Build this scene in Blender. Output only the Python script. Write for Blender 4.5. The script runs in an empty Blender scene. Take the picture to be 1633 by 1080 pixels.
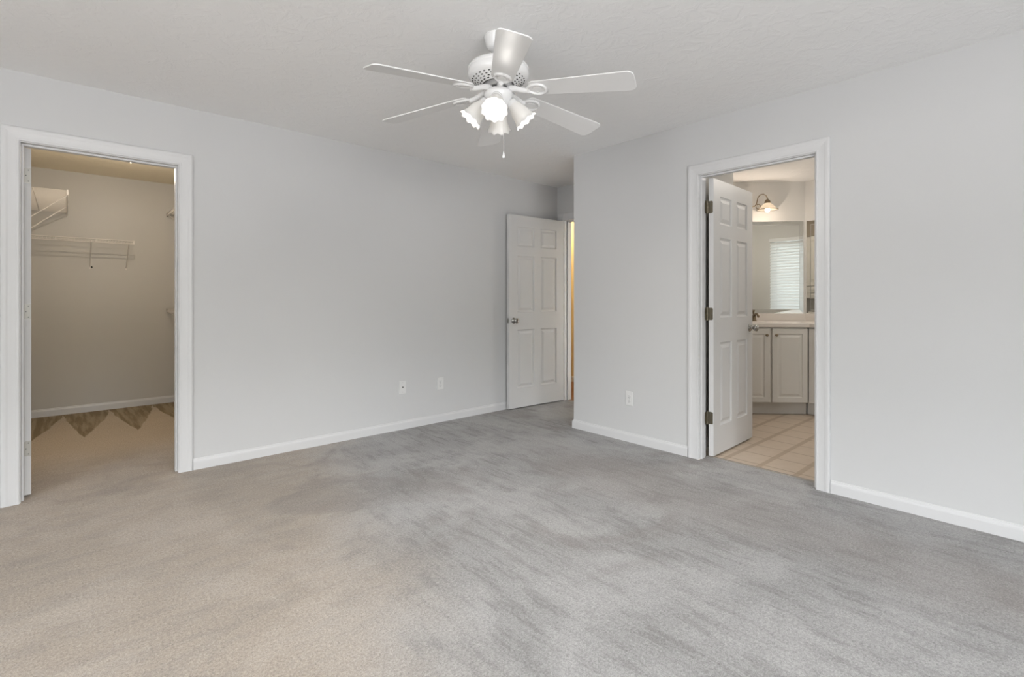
import bpy, bmesh, math, random
from mathutils import Vector, Matrix
random.seed(7)
S = bpy.context.scene
C = S.collection
PI = math.pi

# ---------------------------------------------------------------- camera, world, daylight, exposure
HC = 1.156                                   # lens height
ANG = math.atan((1709 - 816.5) / 798.0)      # view direction against the x axis
cam_d = bpy.data.cameras.new('camera')
cam_d.sensor_fit = 'HORIZONTAL'
cam_d.sensor_width = 36.0
cam_d.lens = 798.0 / 1633.0 * 36.0
cam_d.shift_y = -63.0 / 1633.0
cam_d.clip_start = 0.02
cam = bpy.data.objects.new('camera', cam_d)
C.objects.link(cam)
cam.location = (0, 0, HC)
cam.rotation_euler = (PI / 2, 0, ANG - PI / 2)
S.camera = cam

w = bpy.data.worlds.new('world')
S.world = w
w.use_nodes = True
# overcast sky above a low line of trees, paler open ground below
_n, _l = w.node_tree.nodes, w.node_tree.links
_tc = _n.new('ShaderNodeTexCoord')
_sp = _n.new('ShaderNodeSeparateXYZ')
_l.new(_tc.outputs['Generated'], _sp.inputs[0])
_r = _n.new('ShaderNodeValToRGB')
_mr = _n.new('ShaderNodeMapRange')
_mr.inputs['From Min'].default_value = -1
_l.new(_sp.outputs['Z'], _mr.inputs['Value'])
_l.new(_mr.outputs['Result'], _r.inputs['Fac'])
SKY, TREE, GROUND = 1.0, 0.12, 0.52
_c = _r.color_ramp
_c.elements[0].position = 0.0; _c.elements[0].color = (GROUND, GROUND * 1.0, GROUND * 1.0, 1)
_c.elements[1].position = 1.0; _c.elements[1].color = (SKY * .94, SKY * .975, SKY * 1.01, 1)
for _p, _v in ((0.485, (GROUND, GROUND * 1.0, GROUND * 1.0)), (0.505, (TREE * .92, TREE, TREE * .90)), (0.545, (TREE * .92, TREE, TREE * .90)), (0.60, (SKY * .95, SKY * .98, SKY))):
    _e = _c.elements.new(_p); _e.color = (*_v, 1)
_l.new(_r.outputs['Color'], _n['Background'].inputs['Color'])
_n['Background'].inputs['Strength'].default_value = 20.0
S.view_settings.view_transform = 'Standard'
S.view_settings.look = 'None'
S.view_settings.gamma = 1
S.view_settings.use_curve_mapping = False
S.view_settings.exposure = 0.23


def area(name, loc, rot, sx, sy, power, color):
    d = bpy.data.lights.new(name, 'AREA')
    d.shape = 'RECTANGLE'
    d.size = sx
    d.size_y = sy
    d.energy = power
    d.color = color
    o = bpy.data.objects.new(name, d)
    C.objects.link(o)
    o.location = loc
    o.rotation_euler = rot
    return o


# room extents (metres): x runs along the left wall, y along the right wall
X0, X1 = -2.60, 3.41          # window wall behind the camera / right wall
Y0, Y1 = -2.30, 3.96          # rear wall / left wall
XE = 4.24                     # wall with the entry door
YA = 2.98                     # corner of the right wall where the entry alcove begins
H = 2.44

# the windows are sampled as portals for the sky light
def portal(loc, rot, sx, sy):
    o = area('window_portal', loc, rot, sx, sy, 1.0, (1, 1, 1))
    o.data.cycles.is_portal = True


portal((X0 - 0.13, 0.85, 1.325), (0, -PI / 2, 0), 1.45, 1.30)
portal((0.10, Y0 - 0.13, 1.325), (PI / 2, 0, 0), 2.60, 1.45)
portal((5.285, -0.04, 1.495), (PI / 2, 0, 0), 0.63, 1.11)


# ---------------------------------------------------------------- material helpers
def nodes(m):
    m.use_nodes = True
    return m.node_tree, m.node_tree.nodes, m.node_tree.links, m.node_tree.nodes['Principled BSDF']


def mat(name, col, rough=0.5, metal=0.0, spec=0.5, noise=0.0, nscale=8.0, bump=0.0, bscale=60.0, bdist=0.002):
    m = bpy.data.materials.new(name)
    t, n, l, b = nodes(m)
    b.inputs['Base Color'].default_value = (*col, 1)
    b.inputs['Roughness'].default_value = rough
    b.inputs['Metallic'].default_value = metal
    b.inputs['Specular IOR Level'].default_value = spec
    tc = n.new('ShaderNodeTexCoord')
    if noise > 0:
        nz = n.new('ShaderNodeTexNoise')
        nz.inputs['Scale'].default_value = nscale
        nz.inputs['Detail'].default_value = 4
        l.new(tc.outputs['Object'], nz.inputs['Vector'])
        mx = n.new('ShaderNodeMix')
        mx.data_type = 'RGBA'
        l.new(nz.outputs['Fac'], mx.inputs['Factor'])
        mx.inputs['A'].default_value = (*[c * (1 - noise) for c in col], 1)
        mx.inputs['B'].default_value = (*[min(1, c * (1 + noise)) for c in col], 1)
        l.new(mx.outputs['Result'], b.inputs['Base Color'])
    if bump > 0:
        nz2 = n.new('ShaderNodeTexNoise')
        nz2.inputs['Scale'].default_value = bscale
        nz2.inputs['Detail'].default_value = 5
        l.new(tc.outputs['Object'], nz2.inputs['Vector'])
        bp = n.new('ShaderNodeBump')
        bp.inputs['Strength'].default_value = bump
        bp.inputs['Distance'].default_value = bdist
        l.new(nz2.outputs['Fac'], bp.inputs['Height'])
        l.new(bp.outputs['Normal'], b.inputs['Normal'])
    return m


def ceiling_mat(name, col):
    m = bpy.data.materials.new(name)
    t, n, l, b = nodes(m)
    b.inputs['Base Color'].default_value = (*col, 1)
    b.inputs['Roughness'].default_value = 0.9
    tc = n.new('ShaderNodeTexCoord')
    a = n.new('ShaderNodeTexNoise'); a.inputs['Scale'].default_value = 12; a.inputs['Detail'].default_value = 8
    a.inputs['Roughness'].default_value = 0.62; a.inputs['Distortion'].default_value = 0.9
    l.new(tc.outputs['Object'], a.inputs['Vector'])
    r = n.new('ShaderNodeValToRGB')
    r.color_ramp.elements[0].position = 0.46; r.color_ramp.elements[1].position = 0.60
    l.new(a.outputs['Fac'], r.inputs['Fac'])
    bp = n.new('ShaderNodeBump'); bp.inputs['Strength'].default_value = 0.34; bp.inputs['Distance'].default_value = 0.0035
    l.new(r.outputs['Color'], bp.inputs['Height'])
    l.new(bp.outputs['Normal'], b.inputs['Normal'])
    return m


def math_node(n, l, op, a, b=None, c=None, clamp=False):
    x = n.new('ShaderNodeMath'); x.operation = op; x.use_clamp = clamp
    for i, v in enumerate((a, b, c)):
        if v is None:
            continue
        if isinstance(v, (int, float)):
            x.inputs[i].default_value = v
        else:
            l.new(v, x.inputs[i])
    return x.outputs[0]


def mixc(n, l, f, a, b):
    x = n.new('ShaderNodeMix'); x.data_type = 'RGBA'
    for k, v in (('Factor', f), ('A', a), ('B', b)):
        if isinstance(v, tuple):
            x.inputs[k].default_value = (*v, 1)
        elif isinstance(v, (int, float)):
            x.inputs[k].default_value = v
        else:
            l.new(v, x.inputs[k])
    return x.outputs['Result']


def noise(n, l, vec, scale, detail=4, rough=0.5, dist=0.0):
    x = n.new('ShaderNodeTexNoise')
    x.inputs['Scale'].default_value = scale
    x.inputs['Detail'].default_value = detail
    x.inputs['Roughness'].default_value = rough
    x.inputs['Distortion'].default_value = dist
    l.new(vec, x.inputs['Vector'])
    return x.outputs['Fac']


def smooth(n, l, v, lo, hi):
    x = n.new('ShaderNodeMapRange'); x.interpolation_type = 'SMOOTHSTEP'
    l.new(v, x.inputs['Value'])
    x.inputs['From Min'].default_value = lo
    x.inputs['From Max'].default_value = hi
    return x.outputs['Result']


def carpet_mat(name, closet=False):
    """cut pile carpet: worn grey, beige tint painted in for warm light, brushed nap streaks; vacuum marks in the closet"""
    m = bpy.data.materials.new(name)
    t, n, l, b = nodes(m)
    b.inputs['Roughness'].default_value = 0.95
    b.inputs['Specular IOR Level'].default_value = 0.1
    b.inputs['Sheen Weight'].default_value = 0.1
    g = n.new('ShaderNodeNewGeometry').outputs['Position']
    sep = n.new('ShaderNodeSeparateXYZ'); l.new(g, sep.inputs[0])
    X, Y = sep.outputs['X'], sep.outputs['Y']
    big = noise(n, l, g, 0.9, 5, 0.6, 0.4)
    # beige side of the room: warm light painted into the pile, ragged border
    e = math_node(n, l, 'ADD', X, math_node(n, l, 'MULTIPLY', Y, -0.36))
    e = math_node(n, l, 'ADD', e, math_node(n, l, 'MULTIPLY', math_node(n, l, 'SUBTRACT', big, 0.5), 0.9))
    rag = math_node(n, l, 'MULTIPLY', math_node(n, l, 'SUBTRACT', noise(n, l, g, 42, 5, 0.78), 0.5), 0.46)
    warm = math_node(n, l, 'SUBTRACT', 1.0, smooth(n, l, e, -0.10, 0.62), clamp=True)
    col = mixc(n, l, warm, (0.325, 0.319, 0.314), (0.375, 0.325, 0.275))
    # brushed nap, drawn out along the vacuum strokes: across the room on the grey side, along it on the beige side
    def streak(rot, sc):
        mp = n.new('ShaderNodeMapping'); mp.inputs['Rotation'].default_value = (0, 0, math.radians(rot))
        mp.inputs['Scale'].default_value = sc; l.new(g, mp.inputs['Vector'])
        return noise(n, l, mp.outputs['Vector'], 2.6, 7, 0.70, 0.35)
    s1 = streak(5, (7.5, 1.25, 1.0)); s2 = streak(-5, (1.0, 4.0, 1.0))
    sm = n.new('ShaderNodeMix'); l.new(warm, sm.inputs[0]); l.new(s1, sm.inputs[2]); l.new(s2, sm.inputs[3])
    st0 = math_node(n, l, 'ADD', sm.outputs[0], rag)
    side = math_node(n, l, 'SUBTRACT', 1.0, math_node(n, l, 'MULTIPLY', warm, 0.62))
    col = mixc(n, l, math_node(n, l, 'MULTIPLY', math_node(n, l, 'MULTIPLY', smooth(n, l, st0, 0.47, 0.60), 0.60), side), col, (0.205, 0.198, 0.192))
    pt = math_node(n, l, 'ADD', noise(n, l, g, 1.9, 6, 0.66, 0.3), rag)
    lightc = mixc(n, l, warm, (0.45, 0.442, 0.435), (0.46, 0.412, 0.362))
    col = mixc(n, l, math_node(n, l, 'MULTIPLY', smooth(n, l, pt, 0.42, 0.62), 0.50), col, lightc)
    stain = smooth(n, l, noise(n, l, g, 1.1, 4, 0.6, 1.0), 0.52, 0.66)
    col = mixc(n, l, math_node(n, l, 'MULTIPLY', stain, 0.45), col, (0.225, 0.203, 0.190))
    lane = math_node(n, l, 'SUBTRACT', 1.0, smooth(n, l, math_node(n, l, 'ABSOLUTE', math_node(n, l, 'SUBTRACT', math_node(n, l, 'ADD', X, math_node(n, l, 'MULTIPLY', big, 0.8)), 3.12)), 0.08, 0.45), clamp=True)
    lane = math_node(n, l, 'MULTIPLY', lane, smooth(n, l, Y, 3.2, 2.2))
    col = mixc(n, l, math_node(n, l, 'MULTIPLY', lane, 0.40), col, (0.275, 0.247, 0.232))
    if closet:
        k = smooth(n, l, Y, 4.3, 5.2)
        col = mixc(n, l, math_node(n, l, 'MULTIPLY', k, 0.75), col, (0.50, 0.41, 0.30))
        wob = math_node(n, l, 'MULTIPLY', math_node(n, l, 'SUBTRACT', noise(n, l, g, 5, 3), 0.5), 0.05)
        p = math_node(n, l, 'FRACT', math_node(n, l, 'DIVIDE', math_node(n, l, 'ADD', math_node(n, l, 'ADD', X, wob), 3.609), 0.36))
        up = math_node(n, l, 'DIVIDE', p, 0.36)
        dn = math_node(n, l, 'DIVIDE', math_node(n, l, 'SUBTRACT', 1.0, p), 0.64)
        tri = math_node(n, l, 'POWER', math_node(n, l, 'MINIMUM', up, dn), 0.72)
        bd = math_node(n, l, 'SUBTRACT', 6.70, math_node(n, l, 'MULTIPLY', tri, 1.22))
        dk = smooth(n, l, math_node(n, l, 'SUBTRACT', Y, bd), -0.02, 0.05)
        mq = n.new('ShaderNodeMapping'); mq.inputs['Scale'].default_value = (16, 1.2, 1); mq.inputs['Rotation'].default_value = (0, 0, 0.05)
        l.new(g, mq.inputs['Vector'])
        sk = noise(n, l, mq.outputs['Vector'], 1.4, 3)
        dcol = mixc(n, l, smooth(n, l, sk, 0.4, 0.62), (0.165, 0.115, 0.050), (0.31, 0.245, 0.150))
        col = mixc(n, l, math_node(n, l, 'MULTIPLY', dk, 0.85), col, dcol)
    # pile: fine tufts
    f1 = noise(n, l, g, 210, 3, 0.7)
    f2 = noise(n, l, g, 95, 3, 0.6)
    ff = math_node(n, l, 'ADD', math_node(n, l, 'MULTIPLY', f1, 0.60), math_node(n, l, 'MULTIPLY', f2, 0.40))
    fr = n.new('ShaderNodeMapRange'); l.new(ff, fr.inputs['Value'])
    fr.inputs['From Min'].default_value = 0.36; fr.inputs['From Max'].default_value = 0.64
    fr.inputs['To Min'].default_value = 0.68; fr.inputs['To Max'].default_value = 1.34
    mul = n.new('ShaderNodeVectorMath'); mul.operation = 'SCALE'
    l.new(col, mul.inputs[0]); l.new(fr.outputs['Result'], mul.inputs['Scale'])
    l.new(mul.outputs[0], b.inputs['Base Color'])
    bp = n.new('ShaderNodeBump'); bp.inputs['Strength'].default_value = 0.6; bp.inputs['Distance'].default_value = 0.006
    l.new(ff, bp.inputs['Height']); l.new(bp.outputs['Normal'], b.inputs['Normal'])
    return m


def vinyl_mat():
    m = bpy.data.materials.new('vinyl_tile')
    t, n, l, b = nodes(m)
    b.inputs['Roughness'].default_value = 0.42
    g = n.new('ShaderNodeNewGeometry').outputs['Position']
    sep = n.new('ShaderNodeSeparateXYZ'); l.new(g, sep.inputs[0])
    X, Y = sep.outputs['X'], sep.outputs['Y']

    def band(v, off, per, half):
        p = math_node(n, l, 'FRACT', math_node(n, l, 'DIVIDE', math_node(n, l, 'ADD', v, off), per))
        d = math_node(n, l, 'ABSOLUTE', math_node(n, l, 'SUBTRACT', p, 0.5))
        return smooth(n, l, d, half + 0.012, half - 0.012), d
    by, dy = band(Y, 0.236 * 20 + 0.118 - 1.207, 0.236, 0.075)
    bx, dx = band(X, 0.232 * 20 + 0.116 - 3.860, 0.232, 0.030)
    bh, dh = band(Y, 0.236 * 20 - 1.207, 0.236, 0.018)
    nz = noise(n, l, g, 14, 5, 0.6)
    tile = mixc(n, l, nz, (0.50, 0.405, 0.315), (0.60, 0.50, 0.40))
    grout = (0.36, 0.275, 0.195)
    col = mixc(n, l, math_node(n, l, 'MULTIPLY', by, 0.85), tile, (0.39, 0.30, 0.215))
    col = mixc(n, l, math_node(n, l, 'MULTIPLY', bx, 0.85), col, grout)
    l.new(col, b.inputs['Base Color'])
    return m


def wood_mat():
    m = bpy.data.materials.new('hall_wood')
    t, n, l, b = nodes(m)
    b.inputs['Roughness'].default_value = 0.35
    g = n.new('ShaderNodeNewGeometry').outputs['Position']
    mp = n.new('ShaderNodeMapping'); mp.inputs['Scale'].default_value = (14, 1.2, 1); l.new(g, mp.inputs['Vector'])
    nz = noise(n, l, mp.outputs['Vector'], 3, 6, 0.6, 0.5)
    l.new(mixc(n, l, nz, (0.13, 0.045, 0.014), (0.30, 0.12, 0.04)), b.inputs['Base Color'])
    return m


def glow_mat(name, col, strength):
    m = bpy.data.materials.new(name)
    t, n, l, b = nodes(m)
    b.inputs['Base Color'].default_value = (0.9, 0.9, 0.88, 1)
    b.inputs['Emission Color'].default_value = (*col, 1)
    b.inputs['Emission Strength'].default_value = strength
    return m


def shade_mat(name, col, trans=0.6):
    m = bpy.data.materials.new(name)
    t, n, l, b = nodes(m)
    b.inputs['Base Color'].default_value = (*col, 1)
    b.inputs['Roughness'].default_value = 0.18
    tr = n.new('ShaderNodeBsdfTranslucent'); tr.inputs['Color'].default_value = (*col, 1)
    mx = n.new('ShaderNodeMixShader'); mx.inputs[0].default_value = trans
    l.new(b.outputs[0], mx.inputs[1]); l.new(tr.outputs[0], mx.inputs[2])
    l.new(mx.outputs[0], n['Material Output'].inputs['Surface'])
    return m


def glass_mat(name='window_glass', tint=(1, 1, 1)):
    m = bpy.data.materials.new(name)
    t, n, l, b = nodes(m)
    tr = n.new('ShaderNodeBsdfTransparent'); tr.inputs['Color'].default_value = (*tint, 1)
    gl = n.new('ShaderNodeBsdfGlossy'); gl.inputs['Roughness'].default_value = 0.02
    mx = n.new('ShaderNodeMixShader'); mx.inputs[0].default_value = 0.06
    l.new(tr.outputs[0], mx.inputs[1]); l.new(gl.outputs[0], mx.inputs[2])
    l.new(mx.outputs[0], n['Material Output'].inputs['Surface'])
    return m


M_WALL = mat('grey_wall_paint', (0.590, 0.592, 0.594), 0.85, noise=0.012, nscale=1.5, bump=0.12, bscale=260, bdist=0.0008)
M_WALLC = mat('closet_wall_paint', (0.56, 0.55, 0.525), 0.85, noise=0.02, nscale=1.5, bump=0.12, bscale=260, bdist=0.0008)
M_WALLB = mat('bathroom_wall_paint', (0.62, 0.61, 0.585), 0.8, noise=0.012, nscale=1.5)
M_CEIL = ceiling_mat('ceiling_texture', (0.89, 0.89, 0.89))
M_CEILC = ceiling_mat('closet_ceiling_lamp_tint', (0.86, 0.78, 0.62))  # yellow of the closet lamp put into the ceiling colour
M_TRIM = mat('white_trim_paint', (0.645, 0.645, 0.65), 0.38, noise=0.01, nscale=3)
M_DOOR = mat('white_door_paint', (0.63, 0.628, 0.625), 0.42, noise=0.01, nscale=3, bump=0.05, bscale=90, bdist=0.0006)
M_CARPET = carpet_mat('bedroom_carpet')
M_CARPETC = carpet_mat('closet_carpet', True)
M_VINYL = vinyl_mat()
M_WOOD = wood_mat()
M_HALL = mat('yellow_lit_hall_wall', (0.72, 0.60, 0.36), 0.8, noise=0.02)  # yellow hall light put into the wall colour
M_NICK = mat('brushed_nickel', (0.40, 0.39, 0.37), 0.22, 1.0)
M_NICKP = mat('painted_hinge_nickel', (0.50, 0.49, 0.455), 0.45, 0.55)
M_BRONZE = mat('aged_brass', (0.22, 0.17, 0.11), 0.35, 0.8)
M_DARK = mat('dark_slot', (0.02, 0.02, 0.02), 0.6)
M_SCREW = mat('screw_head', (0.16, 0.16, 0.15), 0.5, 0.6)
M_PLATE = mat('white_plastic', (0.70, 0.70, 0.695), 0.35)
M_PLATEG = mat('grey_plastic', (0.42, 0.42, 0.42), 0.4)
M_FAN = mat('white_fan_enamel', (0.84, 0.84, 0.84), 0.22)
M_BLADE = mat('white_fan_blade', (0.80, 0.80, 0.80), 0.33, noise=0.01)
M_WIRE = mat('white_vinyl_wire', (0.68, 0.65, 0.62), 0.35)
M_WIREG = mat('grey_end_cap', (0.06, 0.055, 0.05), 0.5)
M_CAB = mat('cream_cabinet_thermofoil', (0.66, 0.64, 0.60), 0.42, noise=0.01)
M_CABGAP = mat('cabinet_body_cream', (0.40, 0.37, 0.33), 0.6)
M_TOP = mat('cultured_marble', (0.70, 0.655, 0.61), 0.25, noise=0.04, nscale=6)
M_MIRROR = mat('mirror_silver', (0.90, 0.92, 0.90), 0.0, 1.0)
M_BLIND = shade_mat('white_blind_slat', (0.80, 0.82, 0.82), 0.06)
M_BLIND.node_tree.nodes['Principled BSDF'].inputs['Roughness'].default_value = 0.5
M_GLASS = glass_mat()
M_GLASST = glass_mat('sky_dimming_glass', (0.53, 0.54, 0.54))  # tint added to dim the sky behind the bathroom blind
M_SHADE = shade_mat('frosted_fan_glass', (0.86, 0.85, 0.83), 0.14)
M_SHADEW = shade_mat('alabaster_glass', (0.93, 0.88, 0.80), 0.5)
M_BULB = glow_mat('fan_bulb', (1.0, 0.96, 0.90), 3.5)
M_BULBW = glow_mat('warm_bulb', (1.0, 0.84, 0.66), 4)
M_BULBC = glow_mat('closet_bulb_glow', (1.0, 0.82, 0.60), 8)
M_PORC = mat('white_porcelain', (0.75, 0.74, 0.72), 0.25)


# ---------------------------------------------------------------- mesh helpers
def link(name, bm, m, parent=None, smooth_=False, loc=None, rot=None, bev=0.0, autosmooth=False):
    me = bpy.data.meshes.new(name)
    bmesh.ops.recalc_face_normals(bm, faces=bm.faces)
    bm.to_mesh(me)
    bm.free()
    for x in (m if isinstance(m, (list, tuple)) else [m]):
        me.materials.append(x)
    o = bpy.data.objects.new(name, me)
    C.objects.link(o)
    if parent is not None:
        o.parent = parent
    if loc is not None:
        o.location = loc
    if rot is not None:
        o.rotation_euler = rot
    if smooth_:
        for p in me.polygons:
            p.use_smooth = True
    if autosmooth:
        me.polygons.foreach_set('use_smooth', [True] * len(me.polygons))
        me.set_sharp_from_angle(angle=math.radians(38))
    if bev > 0:
        mod = o.modifiers.new('bevel', 'BEVEL')
        mod.width = bev; mod.segments = 2; mod.limit_method = 'ANGLE'; mod.angle_limit = math.radians(50)
    return o


def empty(name, loc=(0, 0, 0), rz=0.0):
    o = bpy.data.objects.new(name, None)
    o.empty_display_size = 0.05
    C.objects.link(o)
    o.location = loc
    o.rotation_euler = (0, 0, rz)
    return o


def tag(o, label, cat, group=None, kind=None):
    o['label'] = label
    o['category'] = cat
    if group: o['group'] = group
    if kind: o['kind'] = kind
    return o


def struct(o, label, cat):
    return tag(o, label, cat, kind='structure')


def box(bm, a, b, mi=0):
    x0, y0, z0 = a; x1, y1, z1 = b
    vs = [bm.verts.new(p) for p in ((x0, y0, z0), (x1, y0, z0), (x1, y1, z0), (x0, y1, z0), (x0, y0, z1), (x1, y0, z1), (x1, y1, z1), (x0, y1, z1))]
    for q in ((0, 3, 2, 1), (4, 5, 6, 7), (0, 1, 5, 4), (1, 2, 6, 5), (2, 3, 7, 6), (3, 0, 4, 7)):
        f = bm.faces.new([vs[i] for i in q]); f.material_index = mi
    return vs


def prism(bm, poly, z0, z1, mi=0):
    a = [bm.verts.new((x, y, z0)) for x, y in poly]
    b = [bm.verts.new((x, y, z1)) for x, y in poly]
    n = len(poly)
    bm.faces.new(a[::-1]).material_index = mi
    bm.faces.new(b).material_index = mi
    for i in range(n):
        bm.faces.new((a[i], a[(i + 1) % n], b[(i + 1) % n], b[i])).material_index = mi


def frames_of(pts):
    """parallel transported frames along a polyline"""
    P = [Vector(p) for p in pts]
    T = []
    for i in range(len(P)):
        if i == 0: t = P[1] - P[0]
        elif i == len(P) - 1: t = P[-1] - P[-2]
        else: t = (P[i + 1] - P[i]).normalized() + (P[i] - P[i - 1]).normalized()
        T.append(t.normalized())
    up = Vector((0, 0, 1)) if abs(T[0].z) < 0.9 else Vector((1, 0, 0))
    u = T[0].cross(up).normalized()
    out = []
    for i, t in enumerate(T):
        u = (u - t * u.dot(t)).normalized()
        out.append((P[i], u, t.cross(u).normalized()))
    return out


def tube(bm, pts, r, seg=8, mi=0, cap=True):
    rr = r if isinstance(r, (list, tuple)) else [r] * len(pts)
    rings = []
    for (p, u, v), q in zip(frames_of(pts), rr):
        rings.append([bm.verts.new(p + (u * math.cos(2 * PI * k / seg) + v * math.sin(2 * PI * k / seg)) * q) for k in range(seg)])
    for a, b in zip(rings, rings[1:]):
        for k in range(seg):
            bm.faces.new((a[k], a[(k + 1) % seg], b[(k + 1) % seg], b[k])).material_index = mi
    if cap:
        bm.faces.new(rings[0][::-1]).material_index = mi
        bm.faces.new(rings[-1]).material_index = mi


def lathe(bm, prof, seg=32, mat4=None, mi=0, ruffle=None):
    """prof: list of (r, z); ruffle(i, ang, r) may change the radius"""
    rings = []
    for i, (r, z) in enumerate(prof):
        if r < 1e-6:
            v = Vector((0, 0, z))
            rings.append([bm.verts.new(mat4 @ v if mat4 else v)])
            continue
        ring = []
        for k in range(seg):
            a = 2 * PI * k / seg
            q, zz = (r, z) if ruffle is None else ruffle(i, a, r, z)
            v = Vector((q * math.cos(a), q * math.sin(a), zz))
            ring.append(bm.verts.new(mat4 @ v if mat4 else v))
        rings.append(ring)
    for a, b in zip(rings, rings[1:]):
        if len(a) == 1 and len(b) == 1: continue
        for k in range(seg):
            k2 = (k + 1) % seg
            if len(a) == 1: f = bm.faces.new((a[0], b[k2], b[k]))
            elif len(b) == 1: f = bm.faces.new((a[k], a[k2], b[0]))
            else: f = bm.faces.new((a[k], a[k2], b[k2], b[k]))
            f.material_index = mi


def dup(root):
    """copy a thing together with its parts and their sub-parts"""
    r = root.copy(); C.objects.link(r)
    for ch in list(root.children):
        c = ch.copy(); C.objects.link(c); c.parent = r
        for g in list(ch.children):
            d = g.copy(); C.objects.link(d); d.parent = c
    return r


# ---------------------------------------------------------------- room shell
T = 0.12
XR = 3.51                      # bathroom face of the right wall


def slab(name, boxes, m, label, cat='wall'):
    bm = bmesh.new()
    for a, b in boxes:
        box(bm, a, b)
    return struct(link(name, bm, m), label, cat)


CX0, CX1, DH = -0.185, 0.563, 2.045       # closet doorway
BY0, BY1 = 1.041, 1.790                   # bathroom doorway
EY0, EY1 = 3.03, 3.850                    # entry doorway
J = 0.018                                 # jamb thickness

# floors
bm = bmesh.new()
prism(bm, [(X0, Y0), (X1, Y0), (X1, BY0), (3.53, BY0), (3.53, BY1), (X1, BY1), (X1, YA), (XE + 0.06, YA), (XE + 0.06, Y1), (CX1, Y1), (CX1, 4.02), (CX0, 4.02), (CX0, Y1), (X0, Y1)], -0.05, 0.0)
struct(link('floor', bm, M_CARPET), 'worn grey carpet covering the bedroom floor, beige tint of warm light painted in towards the closet', 'carpet')
bm = bmesh.new()
prism(bm, [(CX0, 4.02), (CX1, 4.02), (CX1, Y1 + T), (1.17, Y1 + T), (1.17, 6.72), (-0.385, 6.72), (-0.385, Y1 + T), (CX0, Y1 + T)], -0.05, 0.0)
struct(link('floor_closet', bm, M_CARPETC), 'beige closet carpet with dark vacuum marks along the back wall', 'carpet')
bm = bmesh.new()
prism(bm, [(3.53, BY0), (XR, BY0), (XR, 0.09), (6.03, 0.09), (6.03, 1.94), (5.07, 2.90), (4.20, 2.90), (4.20, 1.90), (XR, 1.90), (XR, BY1), (3.53, BY1)], -0.05, -0.002)
struct(link('floor_bathroom', bm, M_VINYL), 'beige vinyl tile floor of the bathroom', 'floor')
bm = bmesh.new()
prism(bm, [(XE + 0.06, 3.02), (5.42, 3.02), (5.42, 5.50), (XE + T, 5.50), (XE + T, 3.9), (XE + 0.06, 3.9)], -0.05, -0.002)
struct(link('floor_hall', bm, M_WOOD), 'reddish brown wood floor in the hallway beyond the entry door', 'floor')

# ceilings
slab('ceiling', [((X0, Y0, H), (X1, Y1, H + .1)), ((X1, YA, H), (XE, Y1, H + .1))], M_CEIL, 'textured off white bedroom ceiling', 'ceiling')
slab('ceiling_closet', [((-0.385, Y1 + T, H), (1.17, 6.72, H + .1))], M_CEILC, 'textured ceiling of the closet, yellowish lamp light put into its colour', 'ceiling')
slab('ceiling_bathroom', [((XR, 0.09, H), (6.03, 2.90, H + .1))], M_CEIL, 'textured ceiling of the bathroom', 'ceiling')
slab('ceiling_hall', [((XE + T, 3.02, H), (5.42, 5.5, H + .1))], M_CEIL, 'ceiling of the hallway', 'ceiling')

# bedroom walls
slab('wall_left', [((X0, Y1, 0), (CX0 - J, Y1 + T, H)), ((CX1 + J, Y1, 0), (XE, Y1 + T, H)), ((CX0 - J, Y1, DH + J), (CX1 + J, Y1 + T, H))],
     M_WALL, 'long plain grey bedroom wall with the closet doorway')
slab('wall_right', [((X1, Y0, 0), (XR, BY0 - J, H)), ((X1, BY1 + J, 0), (XR, YA, H)), ((X1, BY0 - J, DH + J), (XR, BY1 + J, H))],
     M_WALL, 'grey bedroom wall with the bathroom doorway')
slab('wall_alcove', [((XR, 2.90, 0), (XE, YA, H))], M_WALL, 'short grey wall on the hidden side of the entry alcove')
slab('wall_entry', [((XE, 2.90, 0), (XE + T, EY0 - J, H)), ((XE, EY1 + J, 0), (XE + T, 4.08, H)), ((XE, EY0 - J, DH + J), (XE + T, EY1 + J, H))],
     M_WALL, 'narrow grey wall around and above the entry doorway')


def window_wall_x(name, x, th, y0, y1, holes, m, label):
    bx = []
    cur = y0
    for (a, b, za, zb) in holes:
        bx.append(((x - th, cur, 0), (x, a, H)))
        bx.append(((x - th, a, 0), (x, b, za)))
        bx.append(((x - th, a, zb), (x, b, H)))
        cur = b
    bx.append(((x - th, cur, 0), (x, y1, H)))
    return slab(name, bx, m, label)


def window_wall_y(name, y, th, x0, x1, holes, m, label):
    bx = []
    cur = x0
    for (a, b, za, zb) in holes:
        bx.append(((cur, y - th, 0), (a, y, H)))
        bx.append(((a, y - th, 0), (b, y, za)))
        bx.append(((a, y - th, zb), (b, y, H)))
        cur = b
    bx.append(((cur, y - th, 0), (x1, y, H)))
    return slab(name, bx, m, label)


WZ0, WZ1 = 0.60, 2.05
window_wall_x('wall_window_side', X0, T, Y0, Y1, [(0.2, 1.5, WZ0, WZ1)], M_WALL, 'bedroom wall with a wide window facing the bathroom door')
window_wall_y('wall_rear', Y0, T, X0 - T, XR, [(-1.20, 1.40, WZ0, WZ1)], M_WALL, 'rear bedroom wall with one wide window')
# closet walls
slab('wall_closet_back', [((-0.505, 6.72, 0), (1.29, 6.84, H))], M_WALLC, 'back wall of the closet behind the wire shelf')
slab('wall_closet_left', [((-0.505, Y1 + T, 0), (-0.385, 6.72, H))], M_WALLC, 'left wall of the closet')
slab('wall_closet_right', [((1.17, Y1 + T, 0), (1.29, 6.72, H))], M_WALLC, 'right wall of the closet')
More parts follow.
